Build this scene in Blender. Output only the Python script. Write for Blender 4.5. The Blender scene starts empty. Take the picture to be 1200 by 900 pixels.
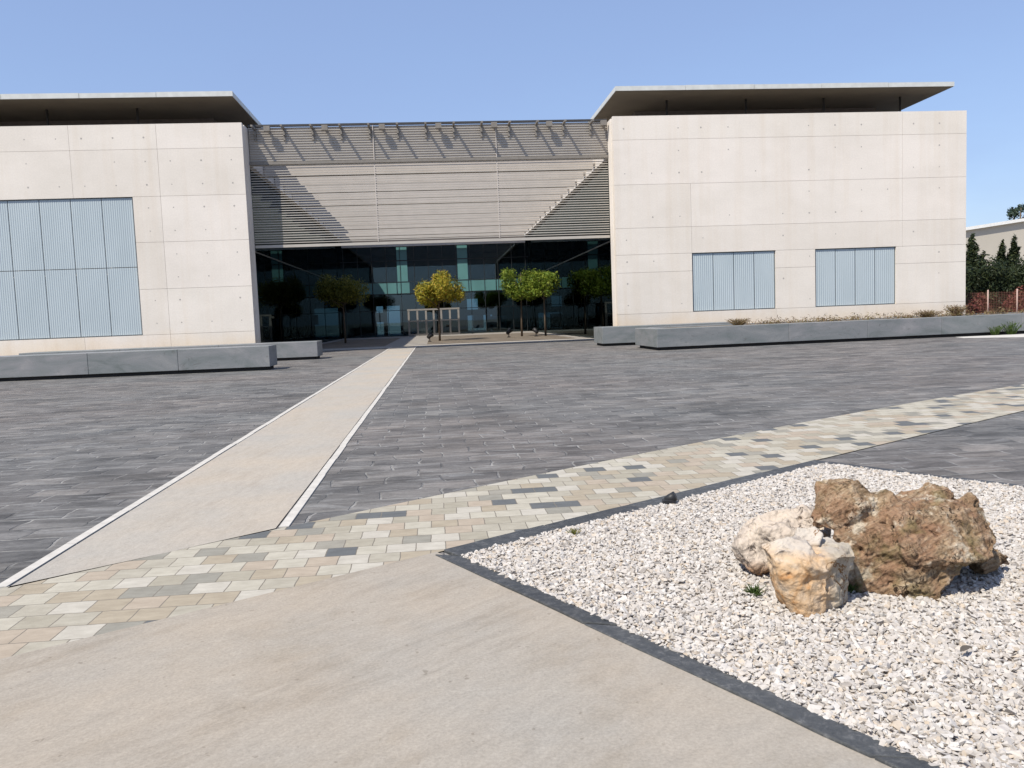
import bpy, bmesh, math, random
import numpy as np
from mathutils import Vector, Matrix, noise
random.seed(7)
rng = np.random.default_rng(7)
PI = math.pi
S = bpy.context.scene
COL = S.collection

# ------------------------------------------------------------------ camera
cam_d = bpy.data.cameras.new('camera')
cam = bpy.data.objects.new('camera', cam_d)
COL.objects.link(cam)
cam_d.sensor_width = 36.0
cam_d.sensor_fit = 'HORIZONTAL'
cam_d.lens = 960 / 1200 * 36
cam_d.clip_start = 0.05
cam_d.clip_end = 5000
yaw, pitch, roll = (math.radians(a) for a in (5.15, 4.66, -2.2))
fwd = Vector((math.sin(yaw) * math.cos(pitch), math.cos(yaw) * math.cos(pitch), -math.sin(pitch)))
r0 = Vector((math.cos(yaw), -math.sin(yaw), 0))
u0 = r0.cross(fwd)
rt = math.cos(roll) * r0 + math.sin(roll) * u0
up = -math.sin(roll) * r0 + math.cos(roll) * u0
m = Matrix((rt, up, -fwd)).transposed().to_4x4()
m.translation = Vector((0, 0, 1.5))
cam.matrix_world = m
S.camera = cam

# ------------------------------------------------------------------ sky, sun, exposure
SUN = Vector((0.57, 0.50, -1.0)).normalized()          # the way the light travels
w = bpy.data.worlds.new('World')
S.world = w
w.use_nodes = True
wn = w.node_tree.nodes
bg = wn['Background']
sky = wn.new('ShaderNodeTexSky')
sky.sky_type = 'NISHITA'
sky.sun_disc = False
sky.sun_elevation = math.asin(-SUN.z)
sky.sun_rotation = math.atan2(-SUN.x, -SUN.y)
sky.air_density = 1.0
sky.dust_density = 0.7
sky.ozone_density = 2.0
sky.altitude = 50
# an even, slightly milky veil over the clear sky, with faint uneven thin cloud
wmix = wn.new('ShaderNodeMix'); wmix.data_type = 'RGBA'
tcw = wn.new('ShaderNodeTexCoord')
mpw = wn.new('ShaderNodeMapping'); mpw.inputs['Scale'].default_value = (1.2, 1.2, 3.5)
nzw = wn.new('ShaderNodeTexNoise'); nzw.inputs['Scale'].default_value = 1.6; nzw.inputs['Detail'].default_value = 6; nzw.inputs['Roughness'].default_value = 0.6
mrw = wn.new('ShaderNodeMapRange'); mrw.inputs[1].default_value = 0.3; mrw.inputs[2].default_value = 0.75; mrw.inputs[3].default_value = 0.5; mrw.inputs[4].default_value = 0.68
wl = w.node_tree.links
wl.new(tcw.outputs['Generated'], mpw.inputs[0]); wl.new(mpw.outputs[0], nzw.inputs['Vector']); wl.new(nzw.outputs[0], mrw.inputs[0])
wl.new(mrw.outputs[0], wmix.inputs[0]); wl.new(sky.outputs[0], wmix.inputs[6])
wmix.inputs[7].default_value = (1.62, 2.16, 3.75, 1)
wl.new(wmix.outputs[2], bg.inputs[0])
bg.inputs[1].default_value = 0.112
sd = bpy.data.lights.new('sun', 'SUN')
sd.energy = 3.4
sd.angle = math.radians(0.5)
sd.color = (1.0, 0.935, 0.83)
sun = bpy.data.objects.new('sun', sd)
sun.rotation_euler = SUN.to_track_quat('-Z', 'Y').to_euler()
sun.location = (-40, -30, 70)
COL.objects.link(sun)
S.view_settings.view_transform = 'Standard'
S.view_settings.look = 'None'
S.view_settings.gamma = 1
S.view_settings.use_curve_mapping = False
S.view_settings.exposure = 0.80
S.cycles.max_bounces = 10
S.cycles.transparent_max_bounces = 16
S.cycles.caustics_reflective = False
S.cycles.caustics_refractive = False


# ------------------------------------------------------------------ material helpers
class Mat:
    def __init__(self, name, rough=0.8, spec=0.3, metal=0.0):
        self.m = bpy.data.materials.new(name)
        self.m.use_nodes = True
        self.t = self.m.node_tree
        self.b = self.t.nodes['Principled BSDF']
        self.b.inputs['Roughness'].default_value = rough
        self.b.inputs['Specular IOR Level'].default_value = spec
        self.b.inputs['Metallic'].default_value = metal

    def put(self, sock, v):
        if hasattr(v, 'is_linked') or isinstance(v, bpy.types.NodeSocket):
            self.t.links.new(v, sock)
        elif isinstance(v, (tuple, list)):
            if sock.type == 'RGBA' and len(v) == 3:
                v = (*v, 1)
            sock.default_value = v
        else:
            sock.default_value = v

    def n(self, kind, props=None, **ins):
        x = self.t.nodes.new('ShaderNode' + kind)
        for k, v in (props or {}).items():
            setattr(x, k, v)
        for k, v in ins.items():
            key = int(k[1:]) if k[0] == '_' else k.replace('_', ' ')
            self.put(x.inputs[key], v)
        return x

    def pos(self, scale=(1, 1, 1), rot=(0, 0, 0), loc=(0, 0, 0)):
        g = self.n('NewGeometry')
        p = g.outputs['Position']
        if any(rot):
            p = self.n('Mapping', None, Vector=p, Rotation=rot).outputs[0]
        return self.n('Mapping', None, Vector=p, Scale=scale, Location=loc).outputs[0]

    def noise(self, vec, scale, detail=4, rough=0.55, dist=0.0):
        return self.n('TexNoise', None, Vector=vec, Scale=scale, Detail=detail, Roughness=rough, Distortion=dist).outputs[0]

    def ramp(self, fac, stops, interp='LINEAR'):
        x = self.n('ValToRGB', None, Fac=fac)
        cr = x.color_ramp
        cr.interpolation = interp
        while len(cr.elements) < len(stops):
            cr.elements.new(0.5)
        for e, (p, c) in zip(cr.elements, stops):
            e.position = p
            e.color = (*c, 1) if isinstance(c, (tuple, list)) else (c, c, c, 1)
        return x.outputs[0]

    def mix(self, fac, a, b, blend='MIX'):
        x = self.t.nodes.new('ShaderNodeMix')
        x.data_type = 'RGBA'
        x.blend_type = blend
        self.put(x.inputs[0], fac)
        self.put(x.inputs[6], a)
        self.put(x.inputs[7], b)
        return x.outputs[2]

    def math(self, op, a, b=0.0):
        return self.n('Math', {'operation': op}, _0=a, _1=b).outputs[0]

    def cells(self, vec, w, h, shift):
        """random value and position per running-bond unit"""
        x = self.n('SeparateXYZ', None, Vector=vec)
        row = self.math('FLOOR', self.math('DIVIDE', x.outputs[1], h))
        odd = self.math('SUBTRACT', 1.0, self.math('FLOORED_MODULO', row, 2.0))
        col = self.math('FLOOR', self.math('DIVIDE', self.math('ADD', x.outputs[0], self.math('MULTIPLY', odd, shift * w)), w))
        cv = self.n('CombineXYZ', None, X=col, Y=row).outputs[0]
        return self.n('TexWhiteNoise', {'noise_dimensions': '2D'}, Vector=cv).outputs[0]

    def cracks(self, c, scale, width, dark, loc=(0, 0, 0)):
        n = self.noise(self.pos((1, 1, 1), loc=loc), scale, 5, 0.6, 0.6)
        d = self.math('ABSOLUTE', self.math('SUBTRACT', n, 0.5))
        gate = self.ramp(self.noise(self.pos((1, 1, 1), loc=loc), scale * 0.8, 2), [(0.45, 0.0), (0.6, 1.0)])
        k = self.math('MULTIPLY', self.ramp(d, [(width * 0.3, 1.0), (width, 0.0)]), gate)
        return self.mix(k, c, dark)

    def color(self, c):
        self.put(self.b.inputs['Base Color'], c)
        return self

    def bump(self, h, strength=0.4, dist=0.01):
        x = self.n('Bump', None, Height=h, Strength=strength, Distance=dist)
        self.t.links.new(x.outputs[0], self.b.inputs['Normal'])
        return self

    def island(self):
        return self.n('NewGeometry').outputs['Random Per Island']


def simple(name, col, rough=0.7, spec=0.3, metal=0.0, var=0.12, scale=6.0, bump=0.0):
    M = Mat(name, rough, spec, metal)
    f = M.noise(M.pos(), scale, 5)
    a = tuple(c * (1 - var) for c in col)
    b = tuple(min(1, c * (1 + var)) for c in col)
    M.color(M.ramp(f, [(0.3, a), (0.7, b)]))
    if bump:
        M.bump(f, bump, 0.01)
    return M.m


# concrete of the two wings: pale panels with faint weathering, reflected light painted in low down
def wall_concrete():
    M = Mat('pale_panel_concrete', 0.85, 0.2)
    isl = M.island()
    base = M.ramp(isl, [(0, (0.71, 0.657, 0.592)), (0.5, (0.745, 0.695, 0.628)), (1, (0.765, 0.710, 0.648))])
    cloud = M.ramp(M.noise(M.pos((0.35, 0.35, 0.5)), 1.0, 6, 0.65), [(0.3, (0.91, 0.90, 0.88)), (0.65, (1.01, 1, 0.99))])
    c = M.mix(1.0, base, cloud, 'MULTIPLY')
    drip = M.ramp(M.noise(M.pos((2.2, 2.2, 0.10)), 1.0, 4, 0.6), [(0.48, (1, 1, 1)), (0.78, (0.90, 0.85, 0.78))])
    c = M.mix(0.5, c, drip, 'MULTIPLY')
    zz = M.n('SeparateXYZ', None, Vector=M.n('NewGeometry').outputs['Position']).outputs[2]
    low_bounce = M.ramp(M.math('ADD', M.math('MULTIPLY', zz, 0.35), M.math('MULTIPLY', M.noise(M.pos((0.6, 0.6, 0.3)), 1.3, 5, 0.6), 0.5)), [(0.42, 0.75), (0.78, 0.0)])
    c = M.mix(low_bounce, c, M.mix(1.0, c, (0.97, 0.86, 0.71), 'MULTIPLY'))  # tan tint paints warm reflected light onto the foot of the wall
    fine = M.noise(M.pos(), 14, 6, 0.6)
    c = M.mix(1.0, c, M.ramp(fine, [(0.3, 0.94), (0.7, 1.03)]), 'MULTIPLY')
    M.color(c).bump(fine, 0.15, 0.01)
    return M.m


def path_concrete(name, tint, streak=0.5, ang=0.5, stain=1.0):
    M = Mat(name, 0.9, 0.2)
    big = M.noise(M.pos((0.5, 0.5, 0.5)), 1.0, 5, 0.6)
    a = tuple(t * q for t, q in zip(tint, (1.03, 0.99, 0.94)))
    b = tuple(t * q for t, q in zip(tint, (0.93, 0.96, 0.99)))
    c = M.ramp(big, [(0.35, a), (0.62, b)])
    st = M.noise(M.pos((1.6, 14, 1), (0, 0, -ang)), 1.0, 6, 0.68, 0.4)
    stc = M.ramp(st, [(0.38, (0.74, 0.72, 0.70)), (0.55, (1.0, 1.0, 1.0)), (0.75, (1.06, 1.05, 1.04))])
    patch = M.ramp(M.noise(M.pos((0.9, 1.6, 1), (0, 0, -ang), (3, 1, 0)), 1.0, 3, 0.5), [(0.42, 0.0), (0.62, 1.0)])
    c = M.mix(M.math('MULTIPLY', patch, streak), c, M.mix(1.0, c, stc, 'MULTIPLY'))
    dirt = M.ramp(M.noise(M.pos((1.1, 1.9, 1), (0, 0, -ang), (9, 4, 0)), 1.3, 7, 0.72), [(0.5, (1, 1, 1)), (0.72, (0.80, 0.765, 0.71))])
    c = M.mix(stain, c, dirt, 'MULTIPLY')
    fine = M.noise(M.pos(), 70, 6, 0.75)
    c = M.mix(1.0, c, M.ramp(fine, [(0.3, 0.82), (0.7, 1.13)]), 'MULTIPLY')
    mid = M.noise(M.pos((2.2, 5.5, 1), (0, 0, -ang)), 3.0, 7, 0.75)
    c = M.mix(1.0, c, M.ramp(mid, [(0.3, 0.9), (0.7, 1.07)]), 'MULTIPLY')
    speck = M.ramp(M.noise(M.pos(), 23, 2, 0.5), [(0.70, (1, 1, 1)), (0.77, (0.45, 0.41, 0.37))])
    c = M.mix(0.5, c, speck, 'MULTIPLY')
    M.color(c).bump(M.math('ADD', fine, M.math('MULTIPLY', st, 1.2)), 0.35, 0.006)
    return M.m


def slate_paving():
    M = Mat('riven_slate_paving', 0.75, 0.25)
    g = M.pos()
    wob = M.n('TexNoise', None, Vector=g, Scale=2.6, Detail=3).outputs[1]
    off = M.n('VectorMath', {'operation': 'SCALE'}, Vector=M.n('VectorMath', {'operation': 'SUBTRACT'}, _0=wob, _1=(0.5, 0.5, 0.5)).outputs[0], Scale=0.17).outputs[0]
    v = M.n('VectorMath', {'operation': 'ADD'}, _0=g, _1=off).outputs[0]
    br = M.n('TexBrick', {'offset': 0.42, 'squash': 1.0, 'squash_frequency': 2, 'offset_frequency': 2}, Vector=v,
             Color1=(0, 0, 0), Color2=(1, 1, 1), Mortar=(0.5, 0.5, 0.5), Scale=1.0, Mortar_Size=0.015, Mortar_Smooth=0.5, Bias=0.0,
             Brick_Width=0.52, Row_Height=0.33)
    cr = M.cells(v, 0.52, 0.33, 0.42)
    sh = M.n('CombineXYZ', None, X=M.math('MULTIPLY', cr, 31.0), Y=M.math('MULTIPLY', cr, 17.0), Z=M.math('MULTIPLY', cr, 9.0)).outputs[0]
    tone = M.ramp(cr, [(0, (0.103, 0.100, 0.096)), (0.4, (0.124, 0.120, 0.114)), (0.7, (0.138, 0.132, 0.124)), (1, (0.163, 0.154, 0.142))])
    hue = M.noise(M.pos((0.12, 0.16, 1)), 1.0, 3)
    tone = M.mix(1.0, tone, M.ramp(hue, [(0.35, (0.95, 0.99, 1.01)), (0.6, (1.07, 1.01, 0.98))]), 'MULTIPLY')
    wv = M.n('TexNoise', None, Vector=M.pos((0.8, 1.6, 1)), Scale=2.2, Detail=3).outputs[1]
    wo0 = M.n('VectorMath', {'operation': 'SCALE'}, Vector=M.n('VectorMath', {'operation': 'SUBTRACT'}, _0=wv, _1=(0.5, 0.5, 0.5)).outputs[0], Scale=0.9).outputs[0]
    wo = M.n('VectorMath', {'operation': 'ADD'}, _0=wo0, _1=sh).outputs[0]
    cv = M.n('VectorMath', {'operation': 'ADD'}, _0=M.pos((1.4, 5.0, 3)), _1=wo).outputs[0]
    cleft = M.noise(cv, 1.0, 8, 0.72, 0.5)
    c = M.mix(1.0, tone, M.ramp(cleft, [(0.3, 0.5), (0.48, 0.95), (0.6, 1.25), (0.72, 1.7)]), 'MULTIPLY')
    blotch = M.noise(M.pos((0.9, 2.2, 1), loc=(2, 9, 0)), 1.6, 5, 0.65)
    c = M.mix(1.0, c, M.ramp(blotch, [(0.32, 0.78), (0.66, 1.25)]), 'MULTIPLY')
    vein = M.ramp(M.noise(M.n('VectorMath', {'operation': 'ADD'}, _0=M.pos((1.0, 5, 2), loc=(5, 2, 0)), _1=wo).outputs[0], 1.6, 7, 0.65, 0.8), [(0.55, 0.0), (0.63, 0.6), (0.72, 0.1)])
    c = M.mix(vein, c, (0.25, 0.248, 0.24))
    bright = M.ramp(M.noise(M.pos((1.2, 2.2, 1), loc=(2, 7, 0)), 1.3, 3), [(0.36, 0.1), (0.58, 0.95)])
    c = M.mix(M.math('MULTIPLY', br.outputs[1], bright), c, (0.29, 0.28, 0.262))
    dk = M.ramp(M.noise(M.pos((1.5, 2.6, 1), loc=(6, 1, 0)), 1.3, 3), [(0.42, 0.0), (0.62, 0.7)])
    c = M.mix(M.math('MULTIPLY', br.outputs[1], dk), c, (0.05, 0.05, 0.05))
    wet = M.ramp(M.noise(M.pos((0.55, 0.9, 1), loc=(1.1, 3.7, 0)), 1.0, 3), [(0.34, 0.7), (0.5, 1.0)])
    c = M.mix(1.0, c, wet, 'MULTIPLY')
    dust = M.ramp(M.noise(M.pos(), 30, 4, 0.7), [(0.35, 0.86), (0.7, 1.12)])
    c = M.mix(1.0, c, dust, 'MULTIPLY')
    M.color(c)
    h = M.math('SUBTRACT', M.math('ADD', M.math('MULTIPLY', cleft, 0.9), M.math('MULTIPLY', br.outputs[0], 0.5)), M.math('MULTIPLY', br.outputs[1], 0.9))
    M.bump(h, 0.75, 0.016)
    return M.m


def band_pavers():
    M = Mat('mixed_tumbled_pavers', 0.8, 0.25)
    g = M.pos()
    wob = M.n('TexNoise', None, Vector=g, Scale=9.0, Detail=2).outputs[1]
    off = M.n('VectorMath', {'operation': 'SCALE'}, Vector=M.n('VectorMath', {'operation': 'SUBTRACT'}, _0=wob, _1=(0.5, 0.5, 0.5)).outputs[0], Scale=0.012).outputs[0]
    v = M.n('VectorMath', {'operation': 'ADD'}, _0=g, _1=off).outputs[0]
    br = M.n('TexBrick', {'offset': 0.5, 'squash': 1.0, 'squash_frequency': 2, 'offset_frequency': 2}, Vector=v,
             Color1=(0, 0, 0), Color2=(1, 1, 1), Mortar=(0.5, 0.5, 0.5), Scale=1.0, Mortar_Size=0.0035, Mortar_Smooth=0.25, Bias=0.0,
             Brick_Width=0.195, Row_Height=0.195)
    rnd = M.cells(v, 0.195, 0.195, 0.5)
    tone = M.ramp(rnd, [(0.0, (0.115, 0.122, 0.125)), (0.075, (0.25, 0.24, 0.205)), (0.15, (0.335, 0.29, 0.22)), (0.29, (0.355, 0.33, 0.27)), (0.42, (0.405, 0.38, 0.315)),
                        (0.63, (0.325, 0.30, 0.24)), (0.71, (0.365, 0.31, 0.245)), (0.81, (0.43, 0.405, 0.35)), (0.95, (0.275, 0.26, 0.22))], 'CONSTANT')
    cl = M.noise(M.pos((3, 6, 1)), 2.2, 6, 0.65)
    c = M.mix(1.0, tone, M.ramp(cl, [(0.3, (0.82, 0.80, 0.77)), (0.7, (1.08, 1.07, 1.05))]), 'MULTIPLY')
    c = M.mix(br.outputs[1], c, (0.17, 0.15, 0.12))
    M.color(c)
    fine = M.noise(M.pos(), 45, 4, 0.65)
    M.bump(M.math('SUBTRACT', M.math('ADD', M.math('MULTIPLY', fine, 0.35), M.math('MULTIPLY', cl, 0.5)), M.math('MULTIPLY', br.outputs[1], 1.6)), 0.5, 0.008)
    return M.m


def bench_stone():
    M = Mat('grey_bench_stone', 0.55, 0.4)
    cl = M.noise(M.pos((0.5, 0.5, 1.6)), 1.0, 6, 0.62, 1.4)
    c = M.ramp(cl, [(0.25, (0.12, 0.135, 0.128)), (0.45, (0.175, 0.186, 0.184)), (0.6, (0.21, 0.212, 0.212)), (0.8, (0.28, 0.275, 0.265))])
    isl = M.ramp(M.island(), [(0, (0.88, 0.92, 0.92)), (1, (1.1, 1.08, 1.1))])
    c = M.mix(1.0, c, isl, 'MULTIPLY')
    sc = M.ramp(M.noise(M.pos((1.1, 1, 2.5), loc=(3, 0, 0)), 1.5, 7, 0.75, 2.0), [(0.57, 0.0), (0.7, 0.7)])
    c = M.mix(sc, c, (0.10, 0.10, 0.092))
    fine = M.noise(M.pos(), 40, 4, 0.6)
    c = M.mix(1.0, c, M.ramp(fine, [(0.3, 0.9), (0.7, 1.1)]), 'MULTIPLY')
    M.color(c).bump(fine, 0.2, 0.006)
    return M.m


def glass_mat(name, tint, refl=1.0, gc=(0.82, 0.95, 0.95)):
    M = Mat(name)
    M.t.nodes.remove(M.b)
    tr = M.n('BsdfTransparent', None, Color=tint)
    gl = M.n('BsdfGlossy', None, Color=gc, Roughness=0.012)
    fr = M.n('Fresnel', None, IOR=1.5)
    fac = M.math('MINIMUM', M.math('MULTIPLY', fr.outputs[0], refl), 1.0)
    mx = M.n('MixShader', None, _0=fac, _1=tr.outputs[0], _2=gl.outputs[0])
    out = [n for n in M.t.nodes if n.type == 'OUTPUT_MATERIAL'][0]
    M.t.links.new(mx.outputs[0], out.inputs[0])
    wav = M.noise(M.pos(), 0.7, 1)
    bp = M.n('Bump', None, Height=wav, Strength=0.05, Distance=0.02)
    M.t.links.new(bp.outputs[0], gl.inputs['Normal'])
    return M.m


def shutter_metal():
    M = Mat('pale_blue_corrugated_metal', 0.45, 0.4)
    f = M.noise(M.pos((0.6, 1, 0.25)), 1.6, 4)
    M.color(M.ramp(f, [(0.3, (0.385, 0.445, 0.47)), (0.7, (0.425, 0.485, 0.51))]))
    return M.m


def gravel_mat():
    M = Mat('white_crushed_stone', 0.9, 0.15)
    c = M.ramp(M.island(), [(0, (0.31, 0.275, 0.235)), (0.06, (0.42, 0.385, 0.345)), (0.5, (0.485, 0.45, 0.41)), (0.8, (0.53, 0.505, 0.47)), (0.97, (0.46, 0.39, 0.31))])
    f = M.noise(M.pos(), 55, 4, 0.6)
    c = M.mix(1.0, c, M.ramp(f, [(0.3, 0.86), (0.7, 1.06)]), 'MULTIPLY')
    M.color(c).bump(f, 0.3, 0.004)
    return M.m


def leaf_mat(name, stops, trans=0.35):
    M = Mat(name, 0.6, 0.25)
    c = M.ramp(M.island(), stops)
    M.color(c)
    tl = M.n('BsdfTranslucent', None, Color=c)
    mx = M.n('MixShader', None, _0=trans, _1=M.b.outputs[0], _2=tl.outputs[0])
    out = [n for n in M.t.nodes if n.type == 'OUTPUT_MATERIAL'][0]
    M.t.links.new(mx.outputs[0], out.inputs[0])
    return M.m


def rock_brown():
    M = Mat('brown_strata_rock', 0.9, 0.15)
    v = M.pos((1, 1, 1), (0.35, 0.25, 0.3))
    strata = M.noise(M.pos((5, 5, 22), (0.5, 0.35, 0.2)), 1.0, 6, 0.7, 1.2)
    c = M.ramp(strata, [(0.26, (0.09, 0.06, 0.035)), (0.40, (0.205, 0.138, 0.080)), (0.53, (0.31, 0.222, 0.138)), (0.68, (0.45, 0.36, 0.25))])
    red = M.ramp(M.noise(v, 4.3, 5, 0.65), [(0.42, 0.0), (0.56, 0.8)])
    c = M.mix(red, c, M.mix(0.5, c, (0.29, 0.145, 0.09)))
    pale = M.ramp(M.noise(M.pos((1, 1, 1), loc=(3.1, 1.2, 0.4)), 5.5, 5, 0.65), [(0.54, 0.0), (0.62, 0.85)])
    c = M.mix(pale, c, (0.56, 0.49, 0.38))
    olive = M.ramp(M.noise(M.pos((1, 1, 1), loc=(8.1, 1.2, 3.4)), 6, 4, 0.6), [(0.55, 0.0), (0.68, 0.6)])
    c = M.mix(olive, c, (0.17, 0.14, 0.06))
    pit = M.ramp(M.noise(M.pos(), 38, 5, 0.75), [(0.34, 0.38), (0.47, 1.0), (0.7, 1.2)])
    c = M.mix(1.0, c, pit, 'MULTIPLY')
    c = M.cracks(c, 9.0, 0.022, (0.035, 0.022, 0.014), (2, 1, 0))
    M.color(c)
    M.bump(M.math('ADD', M.math('MULTIPLY', strata, 1.5), M.noise(M.pos(), 30, 7, 0.75)), 0.9, 0.018)
    return M.m


def rock_pale(name, warm):
    M = Mat(name, 0.9, 0.15)
    a = M.noise(M.pos((1, 1, 1), loc=(1.3, 2.2, 0.5)), 6.0, 6, 0.66, 0.8)
    if warm:
        c = M.ramp(a, [(0.30, (0.62, 0.54, 0.43)), (0.44, (0.60, 0.46, 0.32)), (0.56, (0.60, 0.41, 0.24)), (0.66, (0.48, 0.24, 0.09)), (0.8, (0.58, 0.50, 0.39))])
        g = M.n('NewGeometry')
        z = M.n('SeparateXYZ', None, Vector=g.outputs['Position'])
        wb = M.math('MULTIPLY', M.math('SUBTRACT', a, 0.5), 1.2)
        side = M.ramp(M.math('ADD', M.math('MULTIPLY', M.math('SUBTRACT', z.outputs[0], 1.80), 5.0), wb), [(0.05, 0.0), (0.35, 0.9)])
        c = M.mix(side, c, M.ramp(a, [(0.35, (0.50, 0.46, 0.38)), (0.65, (0.38, 0.33, 0.25))]))
        top = M.ramp(M.math('ADD', M.math('MULTIPLY', M.math('SUBTRACT', z.outputs[2], 0.285), 9.0), wb), [(0.1, 0.0), (0.45, 0.9)])
        c = M.mix(top, c, M.ramp(a, [(0.35, (0.60, 0.55, 0.48)), (0.65, (0.50, 0.46, 0.41))]))
    else:
        c = M.ramp(a, [(0.28, (0.34, 0.30, 0.26)), (0.42, (0.56, 0.48, 0.40)), (0.6, (0.60, 0.52, 0.43)), (0.74, (0.50, 0.38, 0.25))])
        g = M.n('NewGeometry')
        z = M.n('SeparateXYZ', None, Vector=g.outputs['Position'])
        low = M.ramp(M.math('ADD', z.outputs[2], M.math('MULTIPLY', a, 0.15)), [(0.12, 0.85), (0.2, 0.0)])
        c = M.mix(low, c, (0.36, 0.19, 0.09))
    pit = M.ramp(M.noise(M.pos(), 26, 5, 0.7), [(0.32, 0.55), (0.46, 1.0)])
    c = M.mix(0.8, c, pit, 'MULTIPLY')
    c = M.mix(1.0, c, (0.84, 0.83, 0.82), 'MULTIPLY')
    c = M.cracks(c, 6.5 if warm else 11.0, 0.016 if warm else 0.028, (0.17, 0.085, 0.03) if warm else (0.10, 0.08, 0.065), (4, 1, 2))
    M.color(c)
    M.bump(M.math('ADD', a, M.noise(M.pos(), 34, 6, 0.7)), 0.8, 0.012)
    return M.m


MT = {
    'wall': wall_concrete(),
    'hole': simple('tie_hole_grey', (0.40, 0.37, 0.335), 0.9, 0.1),
    'ground': simple('dry_earth', (0.24, 0.215, 0.18), 0.95, 0.1, var=0.25, scale=0.3),
    'slate': slate_paving(),
    'path': path_concrete('smooth_path_concrete', (0.39, 0.352, 0.30), 0.25, 1.45, 0.35),
    'fore': path_concrete('brushed_concrete', (0.345, 0.308, 0.258), 0.4, math.radians(41.5), 0.7),
    'band': band_pavers(),
    'whitekerb': simple('white_stone_edging', (0.48, 0.455, 0.41), 0.8, 0.2, var=0.12, scale=9),
    'curb': None,
    'bench': bench_stone(),
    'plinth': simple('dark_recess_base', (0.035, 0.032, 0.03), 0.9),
    'glass': glass_mat('tinted_glass', (0.27, 0.40, 0.46), 1.9, (0.72, 0.92, 1.0)),
    'sideglass': glass_mat('dark_side_glass', (0.20, 0.27, 0.29), 1.0, (0.30, 0.37, 0.38)),
    'teal': simple('teal_spandrel_glass', (0.10, 0.235, 0.235), 0.25, 0.5, var=0.1, scale=0.6),
    'frame': simple('dark_aluminium', (0.022, 0.026, 0.028), 0.4, 0.5),
    'doorframe': simple('pale_door_aluminium', (0.27, 0.255, 0.235), 0.45, 0.4),
    'slat': simple('beige_aluminium', (0.42, 0.39, 0.345), 0.55, 0.35, var=0.06, scale=2),
    'beam': simple('beige_painted_beam', (0.50, 0.455, 0.41), 0.7, 0.3, var=0.07, scale=1.2),
    'whitebar': simple('white_painted_steel', (0.70, 0.67, 0.62), 0.5, 0.3, var=0.08),
    'dark': simple('dark_steel', (0.05, 0.047, 0.045), 0.5, 0.4),
    'bronze': simple('bracket_bronze', (0.21, 0.19, 0.165), 0.5, 0.4),
    'soffit': simple('brown_soffit', (0.14, 0.122, 0.097), 0.8, 0.2, var=0.1, scale=0.8),
    'fascia': simple('pale_zinc_fascia', (0.56, 0.57, 0.545), 0.5, 0.4, var=0.08, scale=3),
    'shutter': shutter_metal(),
    'shutframe': simple('grey_blue_frame', (0.15, 0.18, 0.20), 0.5, 0.4),
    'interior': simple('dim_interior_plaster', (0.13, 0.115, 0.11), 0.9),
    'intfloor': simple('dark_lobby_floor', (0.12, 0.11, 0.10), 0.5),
    'gravel': gravel_mat(),
    'gravelbed': simple('stone_dust', (0.52, 0.47, 0.42), 0.95, 0.1, var=0.3, scale=30),
    'soil': None,
    'bark': simple('brown_bark', (0.13, 0.10, 0.075), 0.9, 0.1, var=0.3, scale=14, bump=0.4),
    'rock_brown': rock_brown(),
    'rock_pale': rock_pale('pale_limestone', False),
    'rock_warm': rock_pale('ochre_limestone', True),
    'leaf_green': leaf_mat('green_leaf', [(0, (0.07, 0.13, 0.015)), (0.5, (0.17, 0.25, 0.03)), (1, (0.32, 0.36, 0.05))]),
    'leaf_yellow': leaf_mat('yellowing_leaf', [(0, (0.14, 0.17, 0.02)), (0.45, (0.34, 0.31, 0.035)), (0.85, (0.50, 0.40, 0.05)), (1, (0.42, 0.22, 0.035))]),
    'leaf_olive': leaf_mat('olive_leaf', [(0, (0.07, 0.085, 0.015)), (0.5, (0.16, 0.17, 0.03)), (1, (0.30, 0.27, 0.05))]),
    'leaf_cypress': leaf_mat('cypress_leaf', [(0, (0.012, 0.022, 0.010)), (0.6, (0.028, 0.042, 0.016)), (1, (0.055, 0.065, 0.022))], 0.15),
    'leaf_pine': leaf_mat('pine_leaf', [(0, (0.02, 0.04, 0.03)), (1, (0.06, 0.085, 0.05))], 0.15),
    'leaf_red': leaf_mat('red_leaf', [(0, (0.09, 0.025, 0.02)), (0.6, (0.17, 0.05, 0.04)), (1, (0.11, 0.075, 0.03))], 0.25),
    'leaf_dry': leaf_mat('dry_twig', [(0, (0.10, 0.06, 0.035)), (0.6, (0.22, 0.15, 0.08)), (1, (0.20, 0.18, 0.07))], 0.2),
    'weed': leaf_mat('weed_leaf', [(0, (0.035, 0.07, 0.015)), (1, (0.10, 0.15, 0.035))]),
    'warehouse': simple('cream_cladding', (0.50, 0.46, 0.39), 0.8, 0.2, var=0.05, scale=0.3),
    'warewhite': simple('white_roof_edge', (0.78, 0.77, 0.73), 0.6),
    'fence': simple('rusty_mesh_wire', (0.24, 0.11, 0.085), 0.8),
    'post': simple('pale_fence_post', (0.42, 0.30, 0.26), 0.7),
    'black': simple('black_plastic', (0.02, 0.02, 0.022), 0.5, 0.4),
    'leaf_litter': simple('dead_leaf', (0.10, 0.085, 0.07), 0.8),
    'bright': simple('white_bright_patch', (0.62, 0.64, 0.62), 0.7, var=0.05),
}
_c = Mat('dark_slate_curb', 0.6, 0.35)
_f = _c.noise(_c.pos((3, 3, 3)), 7.0, 8, 0.78, 0.5)
_col = _c.ramp(_f, [(0.3, (0.036, 0.039, 0.041)), (0.52, (0.064, 0.067, 0.069)), (0.66, (0.13, 0.13, 0.128))])
_col = _c.mix(1.0, _col, _c.ramp(_c.island(), [(0, 0.8), (1, 1.2)]), 'MULTIPLY')
_c.color(_col).bump(_f, 0.7, 0.012)
MT['curb'] = _c.m
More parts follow.
